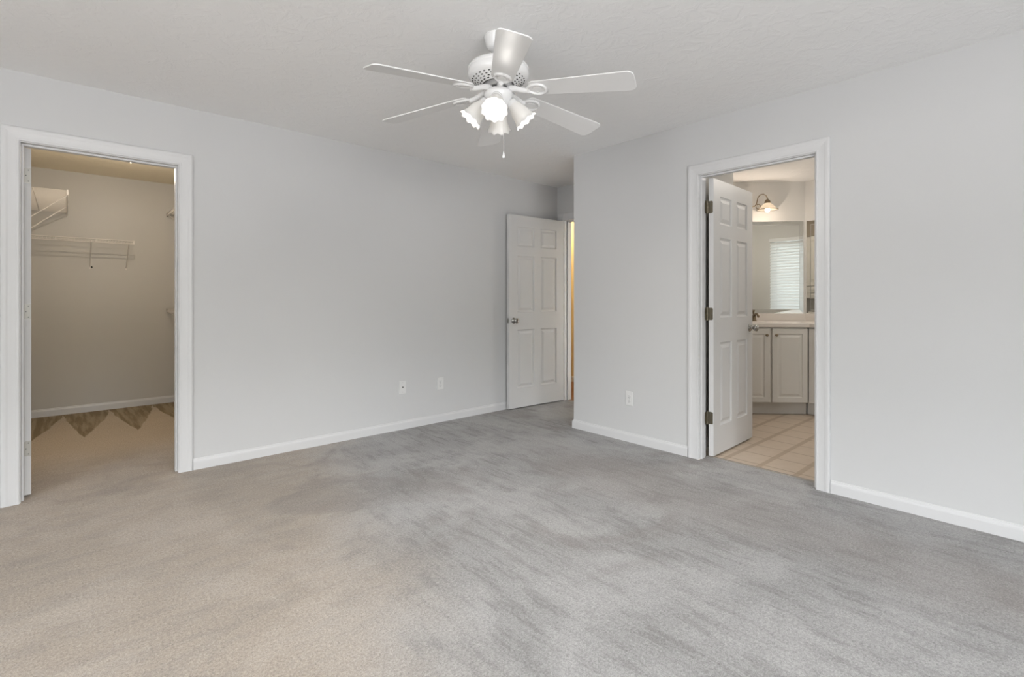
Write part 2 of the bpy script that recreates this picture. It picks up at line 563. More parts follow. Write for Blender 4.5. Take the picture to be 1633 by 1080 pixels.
# bathroom walls
window_wall_y('wall_bathroom_window', 0.09, T, XR, 6.15, [(4.97, 5.60, 0.94, 2.05)], M_WALLB, 'bathroom wall with the blind covered window, seen in the mirror')
slab('wall_bathroom_right', [((6.03, 0.09, 0), (6.15, 1.94, H))], M_WALLB, 'bathroom wall to the right of the diagonal vanity wall')
bm = bmesh.new()
prism(bm, [(6.03, 1.94), (6.15, 1.94), (6.15, 2.0), (5.13, 3.02), (5.07, 3.02), (5.07, 2.90)], 0, H)
struct(link('wall_bathroom_diagonal', bm, M_WALLB), 'diagonal bathroom wall above the vanity mirror', 'wall')
slab('wall_bathroom_far', [((4.36, 2.90, 0), (5.07, 3.02, H))], M_WALLB, 'bathroom wall left of the diagonal vanity wall')
slab('wall_bathroom_door_side', [((XR, 1.90, 0), (4.20, 2.0, H)), ((4.10, 2.0, 0), (4.20, 2.90, H))], M_WALLB, 'bathroom wall behind the open bathroom door')
slab('wall_bathroom_tub', [((XR, 0.09, 0), (4.66, 0.40, H))], M_PORC, 'white partition beside the bathroom window')
# hall walls
slab('wall_hall_far', [((5.30, 3.02, 0), (5.42, 5.50, H))], M_HALL, 'hallway wall with yellow light put into its colour, seen through the gap of the entry door')
slab('wall_hall_end', [((XE + T, 5.50, 0), (5.42, 5.62, H)), ((XE, 4.08, 0), (XE + T, 5.62, H))], M_HALL, 'far end wall of the hallway, yellow light put into its colour')


# ---------------------------------------------------------------- trim
BASE = [(0, 0), (0.012, 0), (0.012, 0.052), (0.0105, 0.060), (0.006, 0.066), (0.0045, 0.074), (0, 0.076)]   # (out, up)
CAS = [(0, 0), (0, 0.008), (0.003, 0.0100), (0.010, 0.0105), (0.014, 0.0095), (0.030, 0.0105), (0.046, 0.0125), (0.054, 0.0150), (0.066, 0.0160), (0.073, 0.0145), (0.076, 0.010), (0.076, 0)]  # (across, out)


def baseboard(name, p0, p1, nrm, label, ext0=0.0, ext1=0.0, m=None, z0=0.0):
    """runs from p0 to p1 on the wall, nrm points into the room; ext lengthens the outer edge for a mitred outside corner"""
    bm = bmesh.new()
    a = Vector((*p0, z0)); b = Vector((*p1, z0)); d = (b - a).normalized(); nn = Vector((*nrm, 0))
    r0 = [bm.verts.new(a + nn * o + Vector((0, 0, u)) - d * (ext0 * o / 0.012)) for o, u in BASE]
    r1 = [bm.verts.new(b + nn * o + Vector((0, 0, u)) + d * (ext1 * o / 0.012)) for o, u in BASE]
    k = len(BASE)
    for i in range(k):
        bm.faces.new((r0[i], r0[(i + 1) % k], r1[(i + 1) % k], r1[i]))
    bm.faces.new(r0); bm.faces.new(r1[::-1])
    return struct(link(name, bm, m or M_TRIM), label, 'baseboard')


def casing(name, origin, along, nrm, w, h, label, m=None):
    """mitred door casing: origin = foot of the opening's first side, along = unit vector to the other side"""
    bm = bmesh.new()
    o = Vector(origin); al = Vector(along); nn = Vector(nrm); up = Vector((0, 0, 1))
    rv = 0.005
    rings = []
    for (px, sgn_a, pz, sgn_z) in ((-rv, -1, 0, 0), (-rv, -1, h + rv, 1), (w + rv, 1, h + rv, 1), (w + rv, 1, 0, 0)):
        rings.append([bm.verts.new(o + al * (px + sgn_a * c) + up * (pz + sgn_z * c) + nn * t) for c, t in CAS])
    k = len(CAS)
    for r0, r1 in zip(rings, rings[1:]):
        for i in range(k):
            bm.faces.new((r0[i], r0[(i + 1) % k], r1[(i + 1) % k], r1[i]))
    bm.faces.new(rings[0]); bm.faces.new(rings[-1][::-1])
    return struct(link(name, bm, m or M_TRIM), label, 'door casing')


def jamb(name, axis, lo, hi, a, b, stop, label):
    """U shaped lining of an opening; axis 'x': opening spans x lo..hi, wall thickness y a..b"""
    bm = bmesh.new()

    def bb(u0, u1, t0, t1, z0, z1):
        if axis == 'x': box(bm, (u0, t0, z0), (u1, t1, z1))
        else: box(bm, (t0, u0, z0), (t1, u1, z1))
    bb(lo - J, lo, a, b, 0, DH); bb(hi, hi + J, a, b, 0, DH); bb(lo - J, hi + J, a, b, DH, DH + J)
    s0, s1 = stop
    bb(lo, lo + .011, s0, s1, 0, DH - .011); bb(hi - .011, hi, s0, s1, 0, DH - .011); bb(lo, hi, s0, s1, DH - .011, DH)
    return struct(link(name, bm, M_TRIM, bev=0.0015), label, 'door jamb')


baseboard('baseboard_left', (CX1 + .084, Y1), (XE, Y1), (0, -1), 'white baseboard along the long left wall')
baseboard('baseboard_left', (X0, Y1), (CX0 - .084, Y1), (0, -1), 'short white baseboard left of the closet casing')
baseboard('baseboard_right', (X1, BY1 + .084), (X1, YA), (-1, 0), 'white baseboard between the bathroom casing and the wall corner', ext1=0.012)
baseboard('baseboard_right', (X1, Y0), (X1, BY0 - .084), (-1, 0), 'white baseboard right of the bathroom doorway')
baseboard('baseboard_alcove', (X1, YA), (XE, YA), (0, 1), 'white baseboard on the alcove side of the wall corner', ext0=0.012)
baseboard('baseboard_closet', (-0.385, 6.72), (1.17, 6.72), (0, -1), 'white baseboard along the back wall of the closet')
baseboard('baseboard_closet', (1.17, Y1 + T), (1.17, 6.708), (-1, 0), 'white baseboard on the right wall of the closet')
baseboard('baseboard_closet', (-0.385, Y1 + T), (-0.385, 6.708), (1, 0), 'white baseboard on the left wall of the closet')
baseboard('baseboard_hall', (5.30, 3.02), (5.30, 5.5), (-1, 0), 'white baseboard in the yellow lit hallway')
baseboard('baseboard_window_side', (X0, Y0), (X0, Y1), (1, 0), 'white baseboard under the bedroom windows')
baseboard('baseboard_rear', (X0, Y0), (X1, Y0), (0, 1), 'white baseboard on the rear bedroom wall')
baseboard('baseboard_bathroom', (XR, 1.90), (4.20, 1.90), (0, -1), 'white baseboard behind the open bathroom door')

casing('trim_1', (CX0, Y1, 0), (1, 0, 0), (0, -1, 0), CX1 - CX0, DH, 'white moulded casing framing the closet doorway')
casing('trim_2', (X1, BY0, 0), (0, 1, 0), (-1, 0, 0), BY1 - BY0, DH, 'white moulded casing framing the bathroom doorway')
bm = bmesh.new()
jamb('trim_4', 'x', CX0, CX1, Y1, Y1 + T, (Y1 + .035, Y1 + .078), 'white jamb lining inside the closet doorway')
jamb('trim_5', 'y', BY0, BY1, X1, XR, (X1 + .022, X1 + .060), 'white jamb lining inside the bathroom doorway')
jamb('trim_6', 'y', EY0, EY1, XE, XE + T, (XE + .045, XE + .085), 'white jamb lining of the entry doorway beside the door leaf')
# entry casing: head and the wall side only leave room in the alcove
bm = bmesh.new()
box(bm, (XE - .017, EY0, DH + .005), (XE, EY1 + .005, DH + .08)); box(bm, (XE - .017, EY1 + .006, 0), (XE, EY1 + .080, DH + .08))
box(bm, (XE - .017, EY0 - .04, 0), (XE, EY0 - .005, DH + .08))
struct(link('trim_3', bm, M_TRIM, bev=0.004), 'white casing above and beside the entry doorway', 'door casing')
# carpet edge strip at the bathroom threshold
bm = bmesh.new()
box(bm, (3.522, BY0 + .001, -0.001), (3.545, BY1 - .001, 0.005))
struct(link('trim_7', bm, mat('threshold_strip', (0.30, 0.27, 0.235), 0.6), bev=0.002), 'narrow threshold strip where carpet meets the bathroom tiles', 'threshold')


# ---------------------------------------------------------------- panel doors
def door_leaf_bm(W, Ht=2.025, th=0.035):
    """six panel moulded leaf, hinge edge at x=0, x to W, thickness y 0..th, z 0..Ht"""
    bm = bmesh.new()
    st = 0.112; ms = 0.095
    cw = (W - 2 * st - ms) / 2
    xs = [0, st, st + cw, st + cw + ms, W - st, W]
    zs = [0, 0.205, 0.205 + 0.615, 0.82 + 0.185, 1.005 + 0.595, 1.60 + 0.10, 1.70 + 0.205, Ht]
    pan = {(1, 1), (3, 1), (1, 3), (3, 3), (1, 5), (3, 5)}
    for side in (0, 1):
        y0 = 0 if side == 0 else th
        sg = 1 if side == 0 else -1          # into the leaf
        for i in range(5):
            for k in range(7):
                a, b, c, d = xs[i], xs[i + 1], zs[k], zs[k + 1]
                if (i, k) not in pan:
                    f = [bm.verts.new(p) for p in ((a, y0, c), (b, y0, c), (b, y0, d), (a, y0, d))]
                    bm.faces.new(f if side == 0 else f[::-1])
                    continue
                rings = []
                for ins, dep in ((0, 0), (0.003, 0.0065), (0.011, 0.0105), (0.019, 0.0105), (0.040, 0.0030), (0.043, 0.0020)):
                    rings.append([bm.verts.new(p) for p in ((a + ins, y0 + sg * dep, c + ins), (b - ins, y0 + sg * dep, c + ins), (b - ins, y0 + sg * dep, d - ins), (a + ins, y0 + sg * dep, d - ins))])
                for r0, r1 in zip(rings, rings[1:]):
                    for q in range(4):
                        f = (r0[q], r0[(q + 1) % 4], r1[(q + 1) % 4], r1[q])
                        bm.faces.new(f if side == 0 else f[::-1])
                bm.faces.new(rings[-1] if side == 0 else rings[-1][::-1])
    for q in (((0, 0, 0), (0, th, 0), (0, th, Ht), (0, 0, Ht)), ((W, 0, 0), (W, 0, Ht), (W, th, Ht), (W, th, 0)),
              ((0, 0, 0), (W, 0, 0), (W, th, 0), (0, th, 0)), ((0, 0, Ht), (0, th, Ht), (W, th, Ht), (W, 0, Ht))):
        bm.faces.new([bm.verts.new(p) for p in q])
    bmesh.ops.remove_doubles(bm, verts=bm.verts, dist=0.0001)
    return bm


def rot_to(axis):
    return Vector((0, 0, 1)).rotation_difference(Vector(axis)).to_matrix().to_4x4()


def knob(parent, loc, nrm, m=None):
    mt = Matrix.Translation(loc) @ rot_to(nrm)
    bm = bmesh.new()
    lathe(bm, [(0, 0), (0.031, 0), (0.032, 0.004), (0.027, 0.010), (0.014, 0.013), (0.0105, 0.020), (0.011, 0.030), (0.018, 0.036), (0.0265, 0.043), (0.0285, 0.052), (0.026, 0.060), (0.016, 0.0655), (0, 0.067)], 28, mt)
    return link('door_knob', bm, m or M_NICK, parent, smooth_=True)


def door(name, hinge, rz, W, mirror, knob_z, label, hinges='edge', hm=None, hs=(0.22, 1.075, 1.84)):
    """mirror=True puts the thickness on the other side of the hinge line"""
    bm = door_leaf_bm(W)
    if mirror:
        for v in bm.verts: v.co.y = -v.co.y
    o = link(name, bm, M_DOOR, None)
    o.location = (hinge[0], hinge[1], 0.012)
    o.rotation_euler = (0, 0, rz)
    struct(o, label, 'door')
    s = -1 if mirror else 1
    if knob_z:
        knob(o, (W - 0.062, 0, knob_z), (0, -s, 0))
        knob(o, (W - 0.062, s * 0.035, knob_z), (0, s, 0))
        bm = bmesh.new(); box(bm, (W - 0.0005, s * 0.006, knob_z - .028), (W + 0.0015, s * 0.029, knob_z + .028)); box(bm, (W, s * .012, knob_z - .009), (W + .009, s * .023, knob_z + .009))
        link('latch_plate', bm, M_NICK, o, bev=0.0008)
    return o


def hinge_part(parent, z, s, m, pin_xy, jamb_dir):
    """butt hinge: one leaf let into the door's hinge edge, one going to the jamb, knuckle between"""
    bm = bmesh.new()
    h = 0.089
    # door side leaf on the edge face (x = 0)
    n = 6; pts = [(0, -h / 2), ]
    yy0, yy1, r = 0.001, 0.031, 0.010
    poly = [(yy0, -h / 2)] + [(yy1 - r + r * math.sin(a), -h / 2 + r - r * math.cos(a)) for a in [k * PI / 2 / n for k in range(n + 1)]] + \
           [(yy1 - r + r * math.cos(a), h / 2 - r + r * math.sin(a)) for a in [k * PI / 2 / n for k in range(n + 1)]] + [(yy0, h / 2)]
    a = [bm.verts.new((-0.0016, s * y, z + q)) for y, q in poly]
    b = [bm.verts.new((0.0005, s * y, z + q)) for y, q in poly]
    bm.faces.new(a); bm.faces.new(b[::-1])
    for i in range(len(poly)):
        j = (i + 1) % len(poly); bm.faces.new((a[i], a[j], b[j], b[i]))
    for k in range(5):
        c = z - h / 2 + h * (k + 0.5) / 5
        tube(bm, [(pin_xy[0], pin_xy[1], c - h / 10 + 0.0006), (pin_xy[0], pin_xy[1], c + h / 10 - 0.0006)], 0.0062, 12)
    tube(bm, [(pin_xy[0], pin_xy[1], z - h / 2 - .004), (pin_xy[0], pin_xy[1], z + h / 2 + .006)], 0.0035, 8)
    # jamb side leaf
    p = Vector((pin_xy[0], pin_xy[1], 0)); d = Vector((*jamb_dir, 0)).normalized(); t = Vector((-d.y, d.x, 0)) * 0.0012
    q = [p + t, p + d * 0.032 + t, p + d * 0.032 - t, p - t]
    lo = [bm.verts.new((v.x, v.y, z - h / 2)) for v in q]; hi = [bm.verts.new((v.x, v.y, z + h / 2)) for v in q]
    bm.faces.new(lo[::-1]); bm.faces.new(hi)
    for i in range(4): bm.faces.new((lo[i], lo[(i + 1) % 4], hi[(i + 1) % 4], hi[i]))
    o = link('hinge', bm, m, parent, autosmooth=True)
    bm = bmesh.new()
    for (y, q) in ((0.012, -0.032), (0.023, 0.0), (0.012, 0.032)):
        tube(bm, [(-0.0026, s * y, z + q), (-0.0014, s * y, z + q)], 0.0032, 10)
    link('screw', bm, M_SCREW, o)
    return o


# closet door: open a little past square, only its hinge edge shows
d1 = door('door_1', (-0.146, 4.068), math.radians(101), 0.735, False, 0.91, 'white closet door swung into the closet, seen from its hinge edge')
for z in (0.27, 1.07, 1.865):
    hinge_part(d1, z, 1, M_NICKP, (-0.006, 0.040), (-0.98, 0.19))
# bathroom door: open square into the bathroom
d2 = door('door_2', (3.514, 1.7700), math.radians(2.2), 0.735, True, 0.908, 'white six panel bathroom door standing open into the bathroom')
for z in (0.275, 1.035, 1.815):
    hinge_part(d2, z, -1, mat('tarnished_hinge', (0.17, 0.15, 0.11), 0.42, 0.8) if z == 0.275 else bpy.data.materials['tarnished_hinge'], (-0.005, 0.006), (-1, 0.12))
# entry door: folded back against the long wall
ang = math.atan2(3.888 - 3.842, 3.447 - 4.262)
d3 = door('door_3', (4.222, 3.842), ang, 0.79, True, 0.918, 'white six panel entry door folded back towards the long wall')
for z in (0.22, 1.03, 1.84):
    hinge_part(d3, z, -1, M_NICK, (-0.006, -0.040), (-0.9, 0.1))


# ---------------------------------------------------------------- outlets
def plate_bm():
    bm = bmesh.new()
    w_, h_ = 0.035, 0.0575
    a = [(-w_, -h_), (w_, -h_), (w_, h_), (-w_, h_)]
    r = [[bm.verts.new((x * k, y, z * kz)) for x, z in a] for k, kz, y in ((1, 1, 0), (1, 1, -.003), (.93, .96, -.006))]
    for p, q in zip(r, r[1:]):
        for i in range(4): bm.faces.new((p[i], p[(i + 1) % 4], q[(i + 1) % 4], q[i]))
    bm.faces.new(r[-1]); bm.faces.new(r[0][::-1])
    return bm


def duplex(loc, rz, label):
    t = empty('wall_outlet', loc, rz)
    tag(t, label, 'outlet', 'duplex outlets')
    link('cover_plate', plate_bm(), M_PLATE, t)
    for s in (-1, 1):
        bm = bmesh.new()
        lathe(bm, [(0, 0.0), (0.0165, 0.0), (0.0165, 0.002), (0.0155, 0.003), (0, 0.003)], 24, Matrix.Translation((0, -.0055, s * .0195)) @ rot_to((0, -1, 0)))
        rc = link('receptacle', bm, M_PLATE, t)
        bm = bmesh.new()
        box(bm, (-.0075, -.0092, s * .0195 - .001), (-.0055, -.0083, s * .0195 + .008)); box(bm, (.0055, -.0092, s * .0195), (.0075, -.0083, s * .0195 + .007))
        tube(bm, [(0, -.0092, s * .0195 - .0085), (0, -.0083, s * .0195 - .0085)], .0026, 10)
        link('slots', bm, M_DARK, rc)
    bm = bmesh.new(); tube(bm, [(0, -.0075, 0), (0, -.0055, 0)], .003, 10)
    link('screw', bm, M_PLATEG, t)
    return t


duplex((2.635, Y1, 0.362), 0, 'white duplex outlet low on the long wall, nearer the open entry door')
duplex((X1, 2.386, 0.350), -PI / 2, 'white duplex outlet low on the wall between corner and bathroom door')
t = empty('cable_jack', (2.236, Y1, 0.372))
tag(t, 'white cable jack plate low on the long wall left of the outlet', 'wall plate')
link('cover_plate', plate_bm(), M_PLATE, t)
bm = bmesh.new(); tube(bm, [(0, -.005, 0), (0, -.014, 0)], .0052, 12); tube(bm, [(0, -.005, 0), (0, -.008, 0)], .0075, 6)
link('connector', bm, M_SCREW, t)
for s in (-1, 1):
    bm = bmesh.new(); tube(bm, [(0, -.0075, s * .042), (0, -.0055, s * .042)], .003, 10)
    link('screw', bm, M_PLATEG, t)
bm = bmesh.new(); lathe(bm, [(0, 0), (.011, 0), (.010, .0016), (0, .002)], 16, Matrix.Translation((0.205, 6.72, 1.484)) @ rot_to((0, -1, 0)))
tag(link('wall_plug', bm, M_DARK), 'small black plug in the closet wall beside the left shelf bracket foot', 'wall plug')

# ---------------------------------------------------------------- ceiling fan
FX, FY = 1.577 + 0.0069, 1.877 - 0.0061
fan = empty('ceiling_fan', (FX, FY, H))
tag(fan, 'white six blade ceiling fan with a lit four shade lamp cluster', 'ceiling fan')


def Z(z): return z - H


bm = bmesh.new()
lathe(bm, [(0, 0), (.070, 0), (.072, -.004), (.070, -.012), (.066, -.022), (.060, -.046), (.048, -.062), (.026, -.070), (.014, -.071), (0, -.071)], 40)
link('canopy', bm, M_FAN, fan, smooth_=True)
bm = bmesh.new(); tube(bm, [(0, 0, -.066), (0, 0, Z(2.335))], .0125, 16)
link('downrod', bm, M_FAN, fan, smooth_=True)
bm = bmesh.new()
HP = [(0, Z(2.322)), (.028, Z(2.322)), (.034, Z(2.316)), (.060, Z(2.311)), (.110, Z(2.305)), (.136, Z(2.297)), (.147, Z(2.285)), (.1505, Z(2.276)), (.1475, Z(2.271)), (.150, Z(2.266)), (.150, Z(2.250)), (.1465, Z(2.240)), (.138, Z(2.230)), (.078, Z(2.204)), (.076, Z(2.206)), (.076, Z(2.225)), (0, Z(2.225))]
lathe(bm, HP, 56)
housing = link('motor_housing', bm, M_FAN, fan, autosmooth=True)
# ventilation slots in the sloping underside
bm = bmesh.new()
for ri, (rr, cnt) in enumerate(((.088, 22), (.101, 24), (.114, 27), (.127, 30))):
    zc = Z(2.204) + (rr - .078) / (.138 - .078) * (2.230 - 2.204) - .0004
    for k in range(cnt):
        a = 2 * PI * (k + 0.5 * (ri % 2)) / cnt
        mt = Matrix.Translation((rr * math.cos(a), rr * math.sin(a), zc)) @ Matrix.Rotation(a, 4, 'Z') @ Matrix.Rotation(-0.49, 4, 'Y')
        vs = box(bm, (-.0027, -.0052, -.0006), (.0027, .0052, .0006))
        for v in vs: v.co = mt @ v.co
link('vent_slots', bm, M_DARK, housing)
bm = bmesh.new()
lathe(bm, [(0, Z(2.220)), (.066, Z(2.220)), (.069, Z(2.212)), (.069, Z(2.187)), (.064, Z(2.183)), (0, Z(2.183))], 40)
link('flywheel', bm, mat('fan_flywheel', (0.42, 0.42, 0.42), 0.3, 0.3), fan, autosmooth=True)
bm = bmesh.new()
lathe(bm, [(0, Z(2.177)), (.050, Z(2.177)), (.064, Z(2.172)), (.071, Z(2.160)), (.070, Z(2.148)), (.060, Z(2.128)), (.048, Z(2.110)), (.042, Z(2.095)), (.040, Z(2.070)), (.034, Z(2.060)), (.018, Z(2.054)), (.008, Z(2.048)), (0, Z(2.046))], 40)
link('switch_housing', bm, M_FAN, fan, smooth_=True)
bm = bmesh.new(); tube(bm, [(0, 0, Z(2.19)), (0, 0, Z(2.17))], .045, 24)
link('hub_spacer', bm, M_DARK, fan, smooth_=True)


def blade_bm():
    """blade along +x, root at r = .165, tip at .66, tapered, rounded corners, 6 mm thick"""
    bm = bmesh.new()
    out = []
    r0, r1, w0, w1, rc = 0.165, 0.663, 0.052, 0.070, 0.032
    top = []
    for k in range(7):
        a = PI / 2 * k / 6
        top.append((r0 + rc * .6 * (1 - math.sin(a)), w0 - rc * .6 + rc * .6 * math.cos(a)))
    top = [(r0, w0 - .02), (r0 + .006, w0 - .008), (r0 + .02, w0)]
    for k in range(9):
        a = PI / 2 * k / 8
        top.append((r1 - rc + rc * math.sin(a), w1 - rc + rc * math.cos(a)))
    poly = top + [(x, -y) for x, y in top[::-1]]
    prism(bm, poly, -0.003, 0.003)
    return bm


def iron_bm():
    """cast blade iron: arm from the flywheel ending in an open oval loop under the blade root"""
    bm = bmesh.new()
    tube(bm, [(.050, 0, .010), (.085, 0, .006), (.112, 0, -.002), (.135, 0, -.008), (.160, 0, -.010)], [.016, .014, .0125, .012, .013], 10)
    # raised oval loop
    pts = []
    for k in range(29):
        a = 2 * PI * k / 28
        pts.append((.200 + .046 * math.cos(a), (.036 + .006 * math.cos(a)) * math.sin(a), -.0065))
    tube(bm, pts, .0065, 8, cap=False)
    # flat web inside the loop
    poly = [(.200 + .040 * math.cos(2 * PI * k / 24), (.030 + .005 * math.cos(2 * PI * k / 24)) * math.sin(2 * PI * k / 24)) for k in range(24)]
    prism(bm, poly, -.0055, -.0030)
    poly = [(.205 + .024 * math.cos(2 * PI * k / 16), .017 * math.sin(2 * PI * k / 16)) for k in range(16)]
    prism(bm, poly, -.0085, -.0050)
    for s in (-1, 1):
        tube(bm, [(.20, s * .025, -.009), (.20, s * .025, -.005)], .004, 8)
    return bm


blade_me = blade_bm(); iron_me = iron_bm()
b0 = link('blade', blade_me, M_BLADE, fan, bev=0.002)
i0 = link('blade_iron', iron_me, M_FAN, b0, autosmooth=True)
for k in range(6):
    if k == 0:
        b, i = b0, i0
    else:
        b = b0.copy(); C.objects.link(b); b.parent = fan
        i = i0.copy(); C.objects.link(i); i.parent = b
    az = math.radians(-5 + 60 * k)
    b.matrix_local = Matrix.Translation((0, 0, Z(2.176))) @ Matrix.Rotation(az, 4, 'Z') @ Matrix.Rotation(math.radians(5.4), 4, 'Y') @ Matrix.Rotation(math.radians(-12), 4, 'X')

TILT = math.radians(40)
SHP = [(.020, .000), (.024, .004), (.0265, .012), (.030, .024), (.036, .040), (.0405, .054), (.043, .068), (.0455, .084), (.050, .100), (.058, .114), (.063, .119)]


def ruf(i, a, r, z):
    k = max(0, (i - 6) / 4.0)
    return r * (1 + 0.055 * k * k * math.cos(10 * a)), z + 0.004 * k * k * math.cos(10 * a)


def shade_bm(prof, ruffle=None, seg=60, th=0.0022):
    bm = bmesh.new()
    lathe(bm, prof + [(r - th, z) for r, z in prof[::-1]], seg, None, 0,
          (lambda i, a, r, z: ruffle(i if i < len(prof) else 2 * len(prof) - 1 - i, a, r, z)) if ruffle else None)
    return bm


sh0 = None
for k, az_d in enumerate((-36, 48, 142, 222)):
    az = math.radians(az_d)
    out = Vector((math.cos(az), math.sin(az), 0))
    ax = (out * math.sin(TILT) + Vector((0, 0, -math.cos(TILT)))).normalized()
    neck = out * .062 + Vector((0, 0, Z(2.122)))
    bm = bmesh.new()
    tube(bm, [tuple(out * .030 + Vector((0, 0, Z(2.115)))), tuple(out * .046 + Vector((0, 0, Z(2.134)))), tuple(neck - ax * .004), tuple(neck + ax * .012)], [.010, .010, .012, .016], 12)
    arm = link('lamp_arm', bm, M_FAN, fan, smooth_=True)
    bm = bmesh.new(); lathe(bm, [(0, -.006), (.022, -.006), (.027, .000), (.028, .014), (.026, .016), (0, .016)], 28, Matrix.Translation(neck) @ rot_to(ax))
    link('socket_cup', bm, M_FAN, arm, autosmooth=True)
    mt = Matrix.Translation(neck) @ rot_to(ax)
    if sh0 is None:
        sh0 = link('lamp_shade', shade_bm(SHP, ruf), M_SHADE, fan, smooth_=True); sh = sh0
        bm = bmesh.new(); lathe(bm, [(0, .014), (.012, .016), (.013, .034), (.020, .048), (.0245, .062), (.0235, .076), (.016, .087), (0, .091)], 24)
        bu0 = link('bulb', bm, M_BULB, sh0, smooth_=True)
    else:
        sh = sh0.copy(); C.objects.link(sh); sh.parent = fan
        b2 = bu0.copy(); C.objects.link(b2); b2.parent = sh
    sh.matrix_local = mt
    ld = bpy.data.lights.new('fan_lamp', 'SPOT'); ld.energy = 24; ld.color = (1.0, 0.96, 0.91); ld.shadow_soft_size = 0.0; ld.spot_size = math.radians(125); ld.spot_blend = 1.0
    lo = bpy.data.objects.new('fan_lamp', ld); C.objects.link(lo)
    lo.location = Vector((FX, FY, H)) + neck + ax * .100
    lo.rotation_euler = ax.to_track_quat('-Z', 'Y').to_euler()
    ld = bpy.data.lights.new('fan_lamp_glow', 'POINT'); ld.energy = 0.35; ld.color = (1.0, 0.96, 0.91); ld.shadow_soft_size = 0.02
    lg = bpy.data.objects.new('fan_lamp_glow', ld); C.objects.link(lg); lg.location = Vector((FX, FY, H)) + neck + ax * .100

pc = Vector((.016, -.020, 0))
bm = bmesh.new()
tube(bm, [(pc.x, pc.y, Z(2.070)), (pc.x, pc.y, Z(1.872))], .0013, 6)
ch = link('pull_chain', bm, M_WIRE, fan)
bm = bmesh.new(); lathe(bm, [(0, Z(1.876)), (.003, Z(1.873)), (.0045, Z(1.864)), (.0075, Z(1.852)), (.0070, Z(1.846)), (0, Z(1.843))], 16, Matrix.Translation((pc.x, pc.y, 0)))
link('chain_pull', bm, M_FAN, ch, smooth_=True)

# ---------------------------------------------------------------- closet: wire shelves
def wire_shelf(name, L, D, loc, rz, label, brackets, drop=0.235, lip=0.030, cap=None):
    """shelf along local x (0..L), wall at y=0, front edge at y=-D, deck at z=0"""
    t = empty(name, loc, rz)
    tag(t, label, 'wire shelf', 'closet wire shelves')
    bm = bmesh.new()
    n = int(L / 0.0254)
    for k in range(n + 1):
        x = L * k / n
        tube(bm, [(x, -.004, 0), (x, -D, 0), (x, -D - .001, -lip)], .0013, 5)
    link('deck_wires', bm, M_WIRE, t)
    bm = bmesh.new()
    tube(bm, [(0, -.006, -.003), (L, -.006, -.003)], .0032, 6); tube(bm, [(0, -D * .5, -.0035), (L, -D * .5, -.0035)], .0032, 6)
    link('support_wire', bm, M_WIRE, t)
    bm = bmesh.new()
    tube(bm, [(0, -D, .0015), (L, -D, .0015)], .0042, 8); tube(bm, [(0, -D - .001, -lip), (L, -D - .001, -lip)], .0042, 8)
    for q in range(int(L / .30) + 1):
        xx = min(L - .004, .02 + q * .30); box(bm, (xx - .004, -D - .0035, -lip), (xx + .004, -D + .0015, .002))
    fl = link('front_rail', bm, M_WIRE, t)
    for x in (0.0, L):
        bm = bmesh.new(); box(bm, (x - .004, -D - .005, -lip - .005), (x + .004, -D + .006, .006))
        link('end_cap', bm, cap or M_WIRE, fl, bev=0.001)
    for bx in brackets:
        bm = bmesh.new()
        d = Vector((0, D, -drop + lip)).normalized()
        p0 = Vector((bx, -D, -lip - .002)); p1 = Vector((bx, -.006, -drop))
        tube(bm, [tuple(p0 + Vector((0, -.002, .016))), tuple(p0), tuple(p1)], [.0045, .0045, .0045], 4)
        box(bm, (bx - .007, -.004, -drop - .022), (bx + .007, 0, -drop + .012))
        link('bracket', bm, M_WIRE, t)
    return t


wire_shelf('wire_shelf', 0.915, 0.30, (-0.383, 6.72, 1.748), 0, 'white wire shelf on two brackets across the closet back wall', (0.577, 0.872), drop=0.262)
# left wall: local x runs along +y?  (wall at x=-0.385, front edge towards +x)
ls = wire_shelf('wire_shelf', 1.375, 0.402, (-0.385, 5.335, 2.020), PI / 2, 'white wire shelf high on the closet left wall, seen from below', (0.012, 0.66), drop=0.40)
ls.scale = (1, 1, 1)
wire_shelf('wire_shelf', 1.60, 0.32, (1.17, 6.70, 2.105), -PI / 2, 'upper wire shelf on the closet right wall, only its end showing', (0.10, 1.0), drop=0.26, cap=M_WIREG)
wire_shelf('wire_shelf', 1.60, 0.32, (1.17, 6.70, 1.045), -PI / 2, 'lower wire shelf on the closet right wall, only its end showing', (0.10, 1.0), drop=0.26, cap=M_WIREG)

# closet lamp: bare bulb in a porcelain holder
t = empty('closet_lamp', (0.413, 5.23, H))
tag(t, 'lit bare bulb in a porcelain holder on the closet ceiling', 'ceiling lamp')
bm = bmesh.new(); lathe(bm, [(0, 0), (.055, 0), (.056, -.010), (.040, -.022), (.026, -.030), (.024, -.050), (0, -.050)], 32)
link('lamp_holder', bm, M_PORC, t, autosmooth=True)
bm = bmesh.new(); lathe(bm, [(0, -.048), (.013, -.048), (.014, -.066), (.022, -.088), (.0295, -.108), (.0295, -.122), (.022, -.138), (.010, -.145), (0, -.147)], 24)
link('bulb', bm, M_BULBC, t, smooth_=True)
ld = bpy.data.lights.new('closet_lamp_light', 'POINT'); ld.energy = 16.5; ld.color = (1.0, 0.86, 0.70); ld.shadow_soft_size = 0.0
lo = bpy.data.objects.new('closet_lamp_light', ld); C.objects.link(lo); lo.location = (0.413, 5.23, 2.25)

# ---------------------------------------------------------------- bathroom: vanity
SQ = math.sqrt(0.5)
